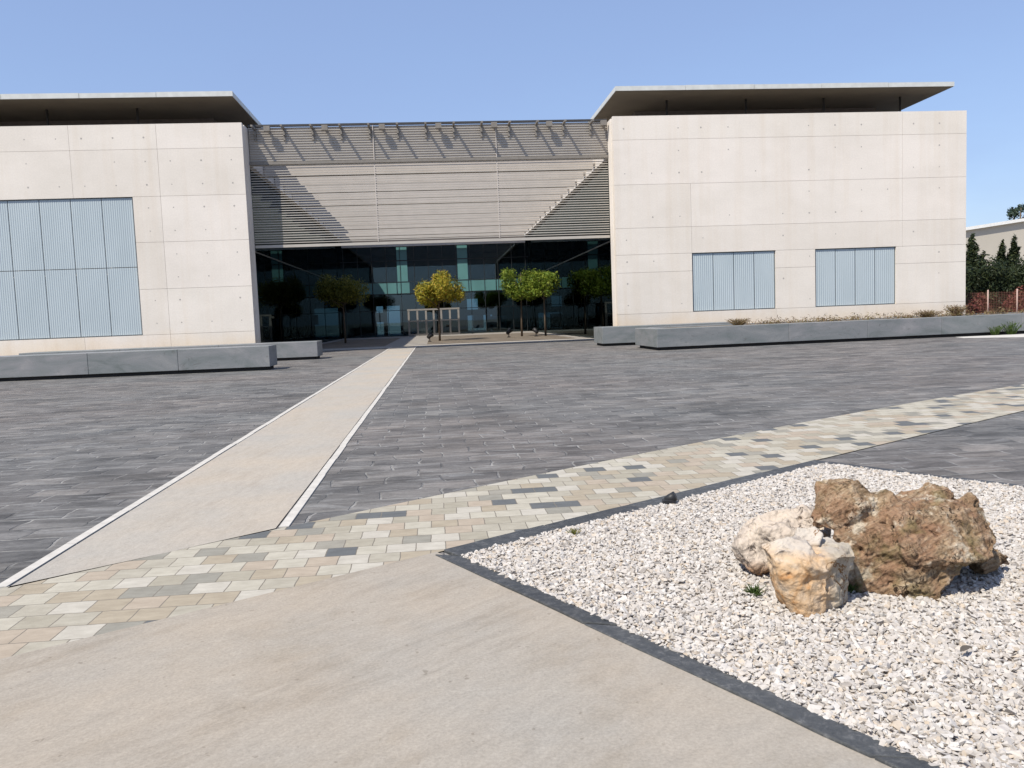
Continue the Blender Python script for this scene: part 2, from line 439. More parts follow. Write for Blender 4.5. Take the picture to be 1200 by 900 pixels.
_s = Mat('brown_pebble_soil', 0.95, 0.1)
_f = _s.noise(_s.pos((0.5, 1.2, 1)), 1.2, 6, 0.7)
_col = _s.ramp(_f, [(0.3, (0.13, 0.105, 0.08)), (0.55, (0.22, 0.185, 0.145)), (0.75, (0.33, 0.29, 0.24))])
_col = _s.mix(1.0, _col, _s.ramp(_s.noise(_s.pos(), 18, 4, 0.7), [(0.3, 0.75), (0.7, 1.2)]), 'MULTIPLY')
_s.color(_col)
MT['soil'] = _s.m


# ------------------------------------------------------------------ object helpers
def link(name, me, parent=None, loc=(0, 0, 0)):
    o = bpy.data.objects.new(name, me)
    COL.objects.link(o)
    if parent is not None:
        o.parent = parent
    o.location = loc
    return o


def thing(name, label, cat, loc=(0, 0, 0), group=None):
    o = bpy.data.objects.new(name, None)
    o.empty_display_size = 0.3
    COL.objects.link(o)
    o.location = loc
    return tag(o, label, cat, group)


def tag(o, label, cat, group=None):
    o['label'] = label
    o['category'] = cat
    if group:
        o['group'] = group
    return o


def structure(o):
    o['kind'] = 'structure'
    return o


class MB:
    """mesh builder in world coordinates; build() stores it relative to the parent's location"""
    def __init__(self):
        self.v, self.f, self.mi = [], [], []

    def add(self, verts, faces, mi=0):
        b = len(self.v)
        self.v += [tuple(p) for p in verts]
        self.f += [tuple(b + i for i in q) for q in faces]
        self.mi += [mi] * len(faces)
        return self

    def box(self, x0, x1, y0, y1, z0, z1, mi=0):
        vs = [(x0, y0, z0), (x1, y0, z0), (x1, y1, z0), (x0, y1, z0), (x0, y0, z1), (x1, y0, z1), (x1, y1, z1), (x0, y1, z1)]
        fs = [(0, 3, 2, 1), (4, 5, 6, 7), (0, 1, 5, 4), (1, 2, 6, 5), (2, 3, 7, 6), (3, 0, 4, 7)]
        return self.add(vs, fs, mi)

    def prism(self, poly, z0, z1, mi=0):
        n = len(poly)
        vs = [(x, y, z0) for x, y in poly] + [(x, y, z1) for x, y in poly]
        fs = [tuple(range(n, 2 * n)), tuple(reversed(range(n)))] + [(i, (i + 1) % n, n + (i + 1) % n, n + i) for i in range(n)]
        return self.add(vs, fs, mi)

    def tube(self, pts, radii, n=8, mi=0):
        pts = [Vector(p) for p in pts]
        rings = []
        for i, p in enumerate(pts):
            d = (pts[min(i + 1, len(pts) - 1)] - pts[max(i - 1, 0)]).normalized()
            a = d.orthogonal().normalized()
            b = d.cross(a)
            r = radii[i] if isinstance(radii, (list, tuple)) else radii
            rings.append([p + r * (math.cos(2 * PI * k / n) * a + math.sin(2 * PI * k / n) * b) for k in range(n)])
        vs = [q for r in rings for q in r]
        fs = []
        for i in range(len(rings) - 1):
            for k in range(n):
                fs.append((i * n + k, i * n + (k + 1) % n, (i + 1) * n + (k + 1) % n, (i + 1) * n + k))
        fs += [tuple(reversed(range(n))), tuple((len(rings) - 1) * n + k for k in range(n))]
        return self.add(vs, fs, mi)

    def build(self, name, mat, parent=None, smooth=False, bevel=0.0):
        o0 = Vector((0, 0, 0))
        p = parent
        while p is not None:
            o0 = o0 + p.location
            p = p.parent
        me = bpy.data.meshes.new(name)
        me.from_pydata([(x - o0.x, y - o0.y, z - o0.z) for x, y, z in self.v], [], self.f)
        for mm in (mat if isinstance(mat, (list, tuple)) else [mat]):
            me.materials.append(mm)
        me.polygons.foreach_set('material_index', self.mi)
        if smooth:
            me.polygons.foreach_set('use_smooth', [True] * len(self.f))
        me.update()
        o = link(name, me, parent)
        if bevel:
            b = o.modifiers.new('bevel', 'BEVEL')
            b.width = bevel
            b.segments = 2
        return o


def sheet(name, poly, z, mat):
    mb = MB()
    mb.add([(x, y, z) for x, y in poly], [tuple(range(len(poly)))])
    return structure(mb.build(name, mat))


# ------------------------------------------------------------------ ground
arc_up = lambda x: -0.00875 * x * x + 0.7094 * x + 6.975 if x < 14 else 15.19 + (x - 14) * 0.46
arc_lo = lambda x: -0.0016 * x * x + 0.6453 * x + 5.2426
diag = lambda y: -0.078 + (5.15 - y) * 0.5345            # outer edge of the curb beside the concrete
sheet('ground', [(-900, -900), (900, -900), (900, 900), (-900, 900)], -0.004, MT['ground'])
sheet('plaza_paving', [(-60, -12), (60, -12), (60, 48.0), (-60, 48.0)], 0.0, MT['slate'])
xs = [-14 + 0.4 * i for i in range(0, 96)]
band_poly = [(x, arc_lo(x)) for x in xs] + [(x, arc_up(x)) for x in reversed(xs)]
mb = MB()
for i in range(len(xs) - 1):
    a, b = xs[i], xs[i + 1]
    mb.add([(a, arc_lo(a), 0.008), (b, arc_lo(b), 0.008), (b, arc_up(b), 0.008), (a, arc_up(a), 0.008)], [(0, 1, 2, 3)])
structure(mb.build('paved_band', MT['band']))
# entrance path running to the doors
px0, px1 = -2.66, -1.20
sheet('path', [(px0 + 0.05, arc_up(px0)), (px1 - 0.05, arc_up(px1)), (px1 - 0.05, 49.2), (px0 + 0.05, 49.2)], 0.008, MT['path'])
fpoly = [(-14, arc_lo(-14))] + [(x, arc_lo(x)) for x in xs if -14 < x < -0.1] + [(-0.06, arc_lo(-0.06)), (diag(-8), -8), (-14, -8)]
sheet('pavement', fpoly, 0.012, MT['fore'])
# white edging stones on both sides of the path
for side, x in (('a', px0), ('b', px1)):
    mb = MB()
    y = arc_up(x) + 0.03
    while y < 49.0:
        l = random.uniform(0.9, 1.1)
        j = random.uniform(-0.006, 0.006)
        mb.box(x - 0.036 + j, x + 0.036 + j, y, min(y + l - 0.008, 49.0), -0.05, 0.0105)
        y += l
    structure(mb.build('path_edging', MT['whitekerb']))
# white threshold across the courtyard mouth, the courtyard floor and the planting beds
mb = MB()
for a, b in ((-8.9, px0 - 0.06), (px1 + 0.06, 9.35)):
    mb.box(a, b, 48.0, 48.45, -0.05, 0.03)
structure(mb.build('courtyard_edging', MT['whitekerb']))
sheet('courtyard_paving', [(-9.6, 48.45), (10.0, 48.45), (10.0, 84), (-9.6, 84)], 0.004, simple('courtyard_concrete', (0.33, 0.305, 0.27), 0.9, 0.2, var=0.12, scale=0.7))
for a, b in ((-8.6, -3.2), (-0.6, 8.9)):
    sheet('planting_bed', [(a, 51.5), (b, 51.5), (b, 76), (a, 76)], 0.012, MT['soil'])
sheet('side_paving', [(20.6, 30.4), (24.0, 27.6), (60, 26.0), (60, 32.2), (21.0, 31.6)], 0.006, simple('pale_side_concrete', (0.50, 0.48, 0.44), 0.9, 0.2, var=0.1))

# curb of dark slate round the gravel: three runs of short stones
def curb_run(pts_out, pts_in, step, zt):
    mb = MB()
    o = [Vector((*p, 0)) for p in pts_out]
    i_ = [Vector((*p, 0)) for p in pts_in]
    def at(pl, t):
        k = min(int(t * (len(pl) - 1)), len(pl) - 2)
        return pl[k].lerp(pl[k + 1], t * (len(pl) - 1) - k)
    L = sum((o[k + 1] - o[k]).length for k in range(len(o) - 1))
    n = max(1, round(L / step))
    for k in range(n):
        t0, t1 = k / n + 0.004 / L, (k + 1) / n - 0.004 / L
        h = zt + random.uniform(-0.004, 0.004)
        sub = 4
        ts = [t0 + (t1 - t0) * q / sub for q in range(sub + 1)]
        jo = [random.uniform(-0.006, 0.006) for _ in ts]
        poly = [(at(o, t) + (at(i_, t) - at(o, t)).normalized() * jj)[:2] for t, jj in zip(ts, jo)] + [(at(i_, t) + (at(o, t) - at(i_, t)).normalized() * jj)[:2] for t, jj in zip(reversed(ts), jo)]
        mb.prism(poly, -0.06, h)
    return mb
cw = 0.112
y_in0 = 5.06
mbc = curb_run([(diag(5.13 - 0.4 * k), 5.13 - 0.4 * k) for k in range(0, 16)], [(diag(5.05 - 0.395 * k) + cw * 1.1, 5.05 - 0.395 * k) for k in range(0, 16)], 0.78, 0.022)
structure(mbc.build('curb', MT['curb'], bevel=0.006))
arcx = [-0.02 + 0.3 * k for k in range(0, 13)]
mbc = curb_run([(x, arc_lo(x) - 0.006) for x in arcx], [(x + 0.10, arc_lo(x) - 0.175) for x in arcx], 0.8, 0.022)
structure(mbc.build('curb', MT['curb'], bevel=0.006))
rc = [(3.62, 7.38), (4.164, 6.49), (4.546, 5.93), (5.5, 4.45), (6.4, 3.05), (7.3, 1.65)]
mbc = curb_run([(x + 0.05, y + 0.03) for x, y in rc], [(x - 0.05, y - 0.05) for x, y in rc], 0.9, 0.020)
structure(mbc.build('curb', MT['curb'], bevel=0.005))
gpoly = [(diag(y) + cw, y) for y in (5.04, 4, 3, 2, 1.0)] + [(7.0, 1.0), (6.35, 3.05), (5.45, 4.45), (4.5, 5.93), (4.12, 6.47), (3.56, 7.3)] + [(x + 0.1, arc_lo(x) - 0.17) for x in (3.4, 2.5, 1.5, 0.6)]
sheet('gravel_base', gpoly, 0.012, MT['gravelbed'])


def inside(poly, x, y):
    r = np.zeros(len(x), bool)
    n = len(poly)
    for i in range(n):
        (x1, y1), (x2, y2) = poly[i], poly[(i + 1) % n]
        if y1 == y2:
            continue
        c = ((y1 > y) != (y2 > y)) & (x < (x2 - x1) * (y - y1) / (y2 - y1) + x1)
        r ^= c
    return r


def mesh_np(name, V, F, mat, smooth=False):
    me = bpy.data.meshes.new(name)
    k = F.shape[1]
    me.vertices.add(len(V))
    me.vertices.foreach_set('co', V.astype(np.float32).ravel())
    me.loops.add(F.size)
    me.loops.foreach_set('vertex_index', F.astype(np.int32).ravel())
    me.polygons.add(len(F))
    me.polygons.foreach_set('loop_start', np.arange(0, F.size, k, dtype=np.int32))
    me.polygons.foreach_set('loop_total', np.full(len(F), k, dtype=np.int32))
    me.polygons.foreach_set('use_smooth', np.full(len(F), bool(smooth)))
    me.materials.append(mat)
    me.update(calc_edges=True)
    me.validate()
    return me


# crushed white stone: thousands of small angular pieces, one mass
def stone_proto():
    bm = bmesh.new()
    for _ in range(9):
        p = rng.normal(size=3)
        p /= np.linalg.norm(p)
        p *= rng.uniform(0.85, 1.15)
        bm.verts.new(p * np.array([1.0, rng.uniform(0.62, 0.95), rng.uniform(0.42, 0.62)]))
    r = bmesh.ops.convex_hull(bm, input=bm.verts[:])
    bmesh.ops.delete(bm, geom=list({g for g in r['geom_interior'] + r['geom_unused'] if isinstance(g, bmesh.types.BMVert)}), context='VERTS')
    bmesh.ops.triangulate(bm, faces=bm.faces[:])
    bm.verts.ensure_lookup_table()
    bm.verts.index_update()
    V = np.array([v.co for v in bm.verts])
    F = np.array([[v.index for v in f.verts] for f in bm.faces])
    bm.free()
    return V, F


def rots(n):
    yw = rng.uniform(0, 2 * PI, n) / 2
    tilt = rng.normal(0, 0.32, n) / 2
    ax = rng.uniform(0, 2 * PI, n)
    # tilt about a horizontal axis after a free turn about the vertical: chips lie mostly flat
    q = np.stack([np.cos(tilt) * np.cos(yw), np.sin(tilt) * np.cos(ax) * np.cos(yw) + np.sin(tilt) * np.sin(ax) * np.sin(yw), np.sin(tilt) * np.sin(ax) * np.cos(yw) - np.sin(tilt) * np.cos(ax) * np.sin(yw), np.cos(tilt) * np.sin(yw)], 1)
    q /= np.linalg.norm(q, axis=1)[:, None]
    a, b, c, d = q.T
    return np.stack([np.stack([1 - 2 * (c * c + d * d), 2 * (b * c - a * d), 2 * (b * d + a * c)], 1),
                     np.stack([2 * (b * c + a * d), 1 - 2 * (b * b + d * d), 2 * (c * d - a * b)], 1),
                     np.stack([2 * (b * d - a * c), 2 * (c * d + a * b), 1 - 2 * (b * b + c * c)], 1)], 1)


sp = 0.0170
gx, gy = np.meshgrid(np.arange(0.1, 7.1, sp), np.arange(1.0, 7.4, sp))
gx = gx.ravel() + rng.uniform(-0.5, 0.5, gx.size) * sp
gy = gy.ravel() + rng.uniform(-0.5, 0.5, gy.size) * sp
core = gx < 0.95 * gy + 0.6
ok = inside(gpoly, gx, gy) & (core | (rng.random(gx.size) < 0.62))
gx, gy = gx[ok], gy[ok]
protos = [stone_proto() for _ in range(24)]
which = rng.integers(0, 24, len(gx))
size = np.clip(rng.lognormal(math.log(0.0170), 0.32, len(gx)), 0.007, 0.030)
gz = 0.014 + rng.uniform(0, 0.016, len(gx))
VV, FF, base = [], [], 0
for k, (pv, pf) in enumerate(protos):
    idx = np.where(which == k)[0]
    if not len(idx):
        continue
    Rm = rots(len(idx))
    P = np.einsum('nij,vj->nvi', Rm, pv) * size[idx][:, None, None]
    P += np.stack([gx[idx], gy[idx], gz[idx]], 1)[:, None, :]
    VV.append(P.reshape(-1, 3))
    FF.append((pf[None] + (np.arange(len(idx)) * len(pv))[:, None, None]).reshape(-1, 3) + base)
    base += len(idx) * len(pv)
gravel = link('gravel', mesh_np('gravel', np.concatenate(VV), np.concatenate(FF), MT['gravel']))
gravel['kind'] = 'stuff'

# ------------------------------------------------------------------ the two wings
FY = 42.0
ROWS = [0.0, 1.31, 3.55, 5.83, 8.04, 10.30, 11.50]


def panel_wall(mb, cells, gap=0.011, depth=0.22):
    for x0, x1, z0, z1 in cells:
        mb.box(x0 + gap / 2, x1 - gap / 2, FY, FY + depth, z0 + gap / 2, z1 - gap / 2)


def holes(mb, xs_, zs_, keep=lambda x, z: True):
    for x in xs_:
        for z in zs_:
            if keep(x, z) and random.random() < 0.85:
                r = random.choice((0.03, 0.035, 0.045))
                mb.add([(x + r * math.cos(a * PI / 4), FY - 0.003, z + r * math.sin(a * PI / 4)) for a in range(8)], [tuple(range(8))], 1)


def corrugated(x0, x1, z0, z1, y, pitch=0.105, amp=0.010):
    mb = MB()
    n = max(2, round((x1 - x0) / pitch)) * 4
    prof = [amp, amp, 0, 0]
    pts = [(x0 + (x1 - x0) * i / n, y + prof[i % 4]) for i in range(n + 1)]
    vs = [(x, yy, z0) for x, yy in pts] + [(x, yy, z1) for x, yy in pts]
    k = len(pts)
    mb.add(vs, [(i, i + 1, k + i + 1, k + i) for i in range(k - 1)])
    return mb


def shutter(parent, x0, x1, z0, z1, ncols, zsplit=None):
    fr = MB()
    for a, b, c, d in ((x0 + 0.005, x1 - 0.005, z1 - 0.04, z1 - 0.004), (x0 + 0.005, x1 - 0.005, z0 + 0.004, z0 + 0.04), (x0 + 0.005, x0 + 0.04, z0 + 0.042, z1 - 0.042), (x1 - 0.04, x1 - 0.005, z0 + 0.042, z1 - 0.042)):
        fr.box(a, b, FY + 0.10, FY + 0.215, c, d)
    f = fr.build('shutter', MT['shutframe'], parent)
    wpan = (x1 - x0 - 0.08) / ncols
    zz = [(z0 + 0.045, z1 - 0.045)] if zsplit is None else [(z0 + 0.045, zsplit - 0.015), (zsplit + 0.015, z1 - 0.045)]
    for i in range(ncols):
        for za, zb in zz:
            corrugated(x0 + 0.04 + i * wpan + 0.014, x0 + 0.04 + (i + 1) * wpan - 0.014, za, zb, FY + 0.07 + random.uniform(0, 0.006)).build('shutter_panel', MT['shutter'], f)
    return f


def roof(parent, x0, x1, y0, y1, z0):
    mb = MB()
    mb.box(x0, x1, y0, y1, z0, z0 + 0.06)
    so = mb.build('roof', MT['soffit'], parent)
    mf = MB()
    seg = 3.4
    n = round((x1 - x0) / seg)
    for i in range(n):
        a, b = x0 + (x1 - x0) * i / n, x0 + (x1 - x0) * (i + 1) / n
        mf.box(a + (0.01 if i else -0.03), b + (-0.01 if i < n - 1 else 0.03), y0 - 0.03, y0 + 0.12, z0 + 0.02, z0 + 0.25 + 0.012 * (i % 2))
    mf.box(x0 - 0.03, x0 + 0.1, y0 + 0.13, y1, z0 + 0.02, z0 + 0.25)
    mf.box(x1 - 0.1, x1 + 0.03, y0 + 0.13, y1, z0 + 0.02, z0 + 0.25)
    mf.box(x0 + 0.1, x1 - 0.1, y0 + 0.12, y1, z0 + 0.065, z0 + 0.2)
    mf.build('fascia', MT['fascia'], so)


def wing(label, xa, xb, inner, cells, holecfg, openings, rx0, rx1):
    """inner = +1 when the courtyard lies on the +x side (left wing)"""
    xin = xb if inner > 0 else xa
    t = thing('concrete_wing', label, 'building', ((xa + xb) / 2, FY, 0), 'concrete wings of the building')
    mb = MB()
    panel_wall(mb, cells)
    mb.box(xa + 0.02, xb - 0.02, FY + 0.225, FY + 0.5, 0, 11.44)                 # core behind the panels
    s = -inner
    x2 = xin + s * 0.3
    mb.box(min(xin, x2), max(xin, x2), FY + 0.502, FY + 1.25, 0, 11.49)         # return at the courtyard corner
    x4 = xin + s * 0.32
    mb.box(min(xin, x4), max(xin, x4), FY + 1.252, 84.0, 9.72, 11.49)           # parapet above the side glass
    xo = xa if inner > 0 else xb
    x3 = xo - s * 0.3
    mb.box(min(xo, x3), max(xo, x3), FY + 0.502, 84.0, 0, 11.49)                # outer side wall
    xk = xin + s * 0.75
    mb.box(*((xa + 0.31, xk) if inner > 0 else (xk, xb - 0.31)), 83.6, 84.0, 0, 10.29)
    mb.box(xa + 0.31, xb - 0.31, FY + 0.51, 83.59, 10.3, 10.5)                  # terrace deck
    holes(mb, *holecfg)
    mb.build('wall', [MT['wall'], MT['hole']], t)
    fl = MB()
    xf = xin + s * 0.75
    fx0, fx1 = (xa + 0.32, xf) if inner > 0 else (xf, xb - 0.32)
    fl.box(fx0, fx1, FY + 0.52, 83.58, 4.3, 4.6)
    fl.box(fx0, fx1, FY + 0.52, 83.58, 0.01, 0.06)
    xw = xin + s * 5.0
    fl.box(min(xw, xw + 0.2), max(xw, xw + 0.2), FY + 0.53, 83.57, 0.07, 4.29)
    fl.box(min(xw, xw + 0.2), max(xw, xw + 0.2), FY + 0.53, 83.57, 4.61, 10.28)
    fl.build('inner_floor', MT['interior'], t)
    for o in openings:
        shutter(t, *o)
    g = MB()
    xg = xin + s * 0.27
    g.box(min(xg, xg + s * 0.02), max(xg, xg + s * 0.02), FY + 0.6, 83.98, 0.02, 9.715)
    g = g.build('side_glazing', MT['sideglass'], t)
    tr = MB()
    xm = xin + s * 0.22
    for z in (5.42,):
        tr.box(min(xm, xm + s * 0.045), max(xm, xm + s * 0.045), FY + 1.27, 83.4, z - 0.035, z + 0.035)
    tr.build('transom', MT['frame'], g)
    roof(t, rx0, rx1, FY + 0.25, 78.0, 12.80)
    cl = MB()
    cl.box(rx0 + 2.0, rx1 - 2.0, FY + 4.4, 76, 10.51, 12.79)
    cl.build('clerestory', MT['interior'], t)
    k = rx0 + 3.2
    while k < rx1 - 1:
        pm = MB()
        pm.tube([(k, FY + 2.2, 10.5), (k, FY + 2.2, 12.8)], 0.06, 10)
        pm.build('roof_post', MT['dark'], t, True)
        k += 4.4
    return t


# left wing: full grid of formwork panels with a tall shutter window
XL = [-9.0, -13.08, -17.16, -21.24, -25.32, -29.4]
cells = []
shx0, shx1, shz0, shz1 = -27.55, -14.40, 1.31, 8.04
for i in range(len(XL) - 1):
    b, a = XL[i], XL[i + 1]
    for z0, z1 in zip(ROWS[:-1], ROWS[1:]):
        if z0 >= shz0 - 0.01 and z1 <= shz1 + 0.01:
            if a < shx1 - 0.01 and b > shx1 + 0.01:
                cells.append((shx1, b, z0, z1)); continue
            if b <= shx1 + 0.01 and a > shx0 - 0.1:
                continue
            if a < shx0 and b <= shx1:
                cells.append((a, shx0, z0, z1)); continue
        cells.append((a, b, z0, z1))
hx = [x - o for x in XL[:-1] for o in (0.6, 2.04, 3.5)]
hz = [0.6] + [z + d for z in (1.31, 3.55, 5.81, 8.04) for d in (0.56, 1.68)] + [10.86]
wing('long concrete wing left of the courtyard with a tall double row of blue corrugated shutters', -29.4, -9.0, 1, cells,
     (hx, hz, lambda x, z: not (shx0 - 0.15 < x < shx1 + 0.15 and shz0 - 0.1 < z < shz1 + 0.1)),
     [(shx0, shx1, shz0, shz1, 9, 4.65)], -31.0, -9.42)

# right wing: wider panels, two separate shutter windows
cells = []
VX = [9.44, 13.45, 24.96, 28.54]
W1, W2 = (13.45, 17.95, 1.42, 4.47), (20.12, 24.60, 1.42, 4.47)
for z0, z1 in ((10.30, 11.50), (8.04, 10.30)):
    cells.append((9.44, 24.96, z0, z1)); cells.append((24.96, 28.54, z0, z1))
for z0, z1 in ((5.83, 8.04), (4.47, 5.83)):
    for a, b in zip(VX[:-1], VX[1:]):
        cells.append((a, b, z0, z1))
for z0, z1 in ((1.31, 3.55), (3.55, 4.47)):
    z0b = 1.42 if z0 < 1.4 else z0
    cells += [(9.44, 13.45, z0b, z1), (17.95, 20.12, z0b, z1), (24.60, 28.54, z0b, z1)]
cells += [(9.44, 17.95, 0, 1.42), (17.95, 28.54, 0, 1.42)]
hx = [13.45 + d for d in (-0.6, -2.04, -3.45)] + [13.45 + 0.6 + 1.44 * k for k in range(10)]
wing('pale concrete wing right of the courtyard with two low blue shutter windows', 9.44, 28.54, -1, cells,
     (hx, hz, lambda x, z: not (1.3 < z < 4.6 and (13.3 < x < 18.1 or 20 < x < 24.75)) and random.random() < 0.62),
     [(*W1, 4), (*W2, 4)], 9.72, 27.95)

# ------------------------------------------------------------------ louvre canopy over the courtyard
can = thing('louvre_canopy', 'beige slatted screen with deep ceiling beams spanning between the two concrete wings', 'canopy', (0.2, 43.3, 5.4))
xl, xr = -8.97, 9.41
mb = MB()
z = 5.72
while z < 11.5:
    mb.box(xl, xr, 43.27, 43.31, z, z + 0.040)
    z += 0.125
mb.build('slat_screen', MT['slat'], can)
mb = MB(); mb.box(xl, xr, 43.25, 43.34, 5.50, 5.64); mb.build('bottom_rail', MT['slat'], can)
mb = MB(); mb.box(xl, xr, 43.22, 43.38, 11.56, 11.66); mb.build('coping', MT['dark'], can)
for x in (-2.75, 3.55):
    mb = MB(); mb.box(x - 0.02, x + 0.02, 43.225, 43.265, 5.66, 11.54); mb.build('screen_post', MT['beam'], can)
mb = MB(); mb.box(xl, xr, 43.325, 43.60, 9.70, 11.52); mb.build('upstand', MT['beam'], can)
mb = MB(); mb.box(xl, xr, 43.17, 43.262, 9.66, 9.80); mb.build('ledge', MT['bronze'], can)
x = -8.62
k = 0
while x < 9.3:
    mb = MB()
    mb.box(x - 0.05, x + 0.05, 42.38, 43.19, 11.38, 11.47)
    mb.box(x - 0.05, x + 0.05, 43.20, 43.262, 10.86, 11.50)
    mb.box(x - 0.045, x + 0.045, 43.12, 43.195, 11.10, 11.375)
    mb.build('bracket', MT['bronze'], can)
    if k % 2 == 0:
        mb = MB()
        mb.box(x + 0.50, x + 0.80, 42.78, 43.02, 11.24, 11.50)
        mb.box(x + 0.60, x + 0.70, 43.02, 43.264, 11.33, 11.43)
        mb.build('floodlight', MT['bronze'], can)
    x += 1.428
    k += 1
for k in range(13):
    y = 46.9 + 3.0 * k
    mb = MB(); mb.box(xl + 0.02, xr - 0.12, y - 0.22, y + 0.22, 9.70, 10.34)
    mb.box(xr - 0.117, xr, y - 0.08, y + 0.08, 9.86, 10.06)
    mb.build('ceiling_beam', MT['beam'], can)
mb = MB(); mb.box(xl, xr, 83.35, 83.6, 8.98, 9.42); mb.build('head_beam', MT['whitebar'], can)

# ------------------------------------------------------------------ glass hall at the back
hall = thing('glass_hall', 'dark glazed entrance hall with teal glass bands at the back of the courtyard', 'building', (0.2, 84, 0))
mb = MB(); mb.box(-9.66, 10.1, 84.02, 84.04, 0.02, 9.4); mb.build('glazing', MT['glass'], hall)
mb = MB()
for i in range(0, 14):
    x = -8.95 + i * 1.412
    mb.box(x - 0.025, x + 0.025, 83.93, 84.01, 0.02, 9.4)
for z in (2.62, 4.28, 5.46, 7.6):
    mb.box(-9.64, 10.08, 83.94, 84.005, z - 0.025, z + 0.025)
mb.build('mullion', MT['frame'], hall)
segs = [(-9.5, -6.2), (-6.1, -3.75), (-3.65, -2.45), (-1.5, 2.1), (2.2, 3.5), (3.6, 6.3), (6.4, 9.9)]
for a, b in segs:
    mb = MB(); mb.box(a, b, 83.965, 84.0, 4.33, 5.41); mb.build('spandrel_panel', MT['teal'], hall)
for a, b in ((-3.62, -2.58), (2.48, 3.5)):
    for z0, z1 in ((5.51, 7.55), (7.65, 8.95)):
        mb = MB(); mb.box(a, b, 83.968, 84.0, z0, z1); mb.build('spandrel_panel', MT['teal'], hall)
mb = MB()
mb.box(-10.2, 10.6, 84.06, 100, 9.45, 9.9)
mb.box(-10.2, -9.7, 84.06, 99.69, 0.03, 9.44)
mb.box(10.12, 10.6, 84.06, 99.69, 0.03, 9.44)
# back wall with openings that look out to daylight behind
for x0, x1, z0, z1 in ((-10.2, -7.0, 0.03, 4.3), (-7.0, -4.2, 3.4, 4.3), (-4.2, 3.9, 0.03, 4.3), (3.9, 5.2, 1.9, 2.6), (5.2, 6.9, 1.9, 4.3), (3.9, 5.2, 3.9, 4.3), (6.9, 10.6, 0.03, 4.3), (-10.2, 10.6, 4.301, 9.44)):
    mb.box(x0, x1, 99.7, 100, z0, z1)
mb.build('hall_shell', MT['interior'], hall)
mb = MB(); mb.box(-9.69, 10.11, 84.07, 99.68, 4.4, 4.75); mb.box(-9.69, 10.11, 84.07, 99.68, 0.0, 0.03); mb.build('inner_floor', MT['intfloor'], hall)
for x in (-5.2, 0.2, 5.6):
    mb = MB(); mb.tube([(x, 87, 0.03), (x, 87, 4.4)], 0.22, 12); mb.build('column', MT['interior'], hall, True)
for x0, x1, z0, z1 in ((-6.6, -5.0, 1.5, 2.5), (3.9, 5.0, 0.5, 1.9), (5.3, 7.4, 0.3, 1.7)):  # whitish panels added to give the bright patches behind the glass
    mb = MB(); mb.box(x0, x1, 85.6, 85.7, z0, z1); mb.build('bright_patch_panel', MT['bright'], hall)
# entrance lobby of pale framed doors standing before the glazing
dr = MB()
xs_d = [-2.6, -1.75, -0.9, -0.15, 0.6, 1.45, 2.3]
for x in (xs_d):
    dr.box(x - 0.09, x + 0.09, 81.5, 81.62, 0.02, 2.5)
dr.box(-2.72, 2.42, 81.48, 81.66, 2.502, 2.66)
for x in (-2.6, 2.3):
    dr.box(x - 0.06, x + 0.06, 81.63, 83.92, 2.3, 2.5)
for a, b in zip(xs_d[:-1], xs_d[1:]):
    dr.box(a + 0.092, b - 0.092, 81.52, 81.6, 0.02, 0.22)
    dr.box(a + 0.092, b - 0.092, 81.52, 81.6, 1.42, 1.52)
dd = dr.build('entrance_door', MT['doorframe'], hall)
mb = MB()
for a, b in zip(xs_d[:-1], xs_d[1:]):
    mb.box(a + 0.095, b - 0.095, 81.555, 81.565, 0.23, 1.41)
    mb.box(a + 0.095, b - 0.095, 81.555, 81.565, 1.53, 2.49)
mb.build('door_pane', MT['glass'], dd)

# ------------------------------------------------------------------ stone benches and planter
def bench(name, label, cat, x0, x1, y0, y1, h, joints, group=None, endcut=0.0):
    t = thing(name, label, cat, ((x0 + x1) / 2, (y0 + y1) / 2, 0), group)
    mb = MB()
    jx = [x0] + joints + [x1]
    for a, b in zip(jx[:-1], jx[1:]):
        mb.box(a + 0.004, b - 0.004, y0, y1, 0.12, h + random.uniform(-0.003, 0.003))
    mb.build('slab', MT['bench'], t, bevel=0.012)
    mb = MB()
    mb.box(x0 + 0.12, x1 - 0.12, y0 + 0.12, y1 - 0.12, 0, 0.118)
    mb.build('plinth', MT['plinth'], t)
    return t

bench('stone_bench', 'long low grey stone bench at the left edge, the nearer of the left pair', 'bench', -24, -5.74, 28.85, 30.2, 0.84, [-19.2, -14.9, -11.75, -8.8], 'low stone benches on the plaza')
bench('stone_bench', 'grey stone bench standing behind the long left bench, its end beside the path', 'bench', -17.5, -5.15, 36.2, 37.8, 0.78, [-13.4, -9.3], 'low stone benches on the plaza')
bench('stone_bench', 'short grey stone bench tucked behind the left end of the long planter', 'bench', 7.6, 14.0, 37.15, 39.2, 0.88, [10.8], 'low stone benches on the plaza')
pl = thing('stone_planter', 'long grey stone planter with dry plants in front of the right wing', 'planter', (25, 32.5, 0))
PY = lambda x: 30.9 + (x - 8.45) * 0.075
mb = MB()
jx = [8.45, 13.9, 17.3, 20.6, 24.3, 28.2, 33, 38, 43]
for a, b in zip(jx[:-1], jx[1:]):
    a1, b1 = a + 0.004, b - 0.004
    mb.prism([(a1, PY(a1)), (b1, PY(b1)), (b1, PY(b1) + 0.6), (a1, PY(a1) + 0.6)], 0.12, 0.832 + random.uniform(-0.003, 0.003))
mb.prism([(8.454, PY(8.45) + 0.605), (9.05, PY(9.05) + 0.605), (9.05, 34.4), (8.454, 34.4)], 0.12, 0.832)
mb.prism([(9.055, PY(9.05) + 3.1), (43, PY(43) + 3.1), (43, PY(43) + 3.5), (9.055, PY(9.05) + 3.5)], 0.12, 0.84)
mb.build('wall', MT['bench'], pl, bevel=0.012)
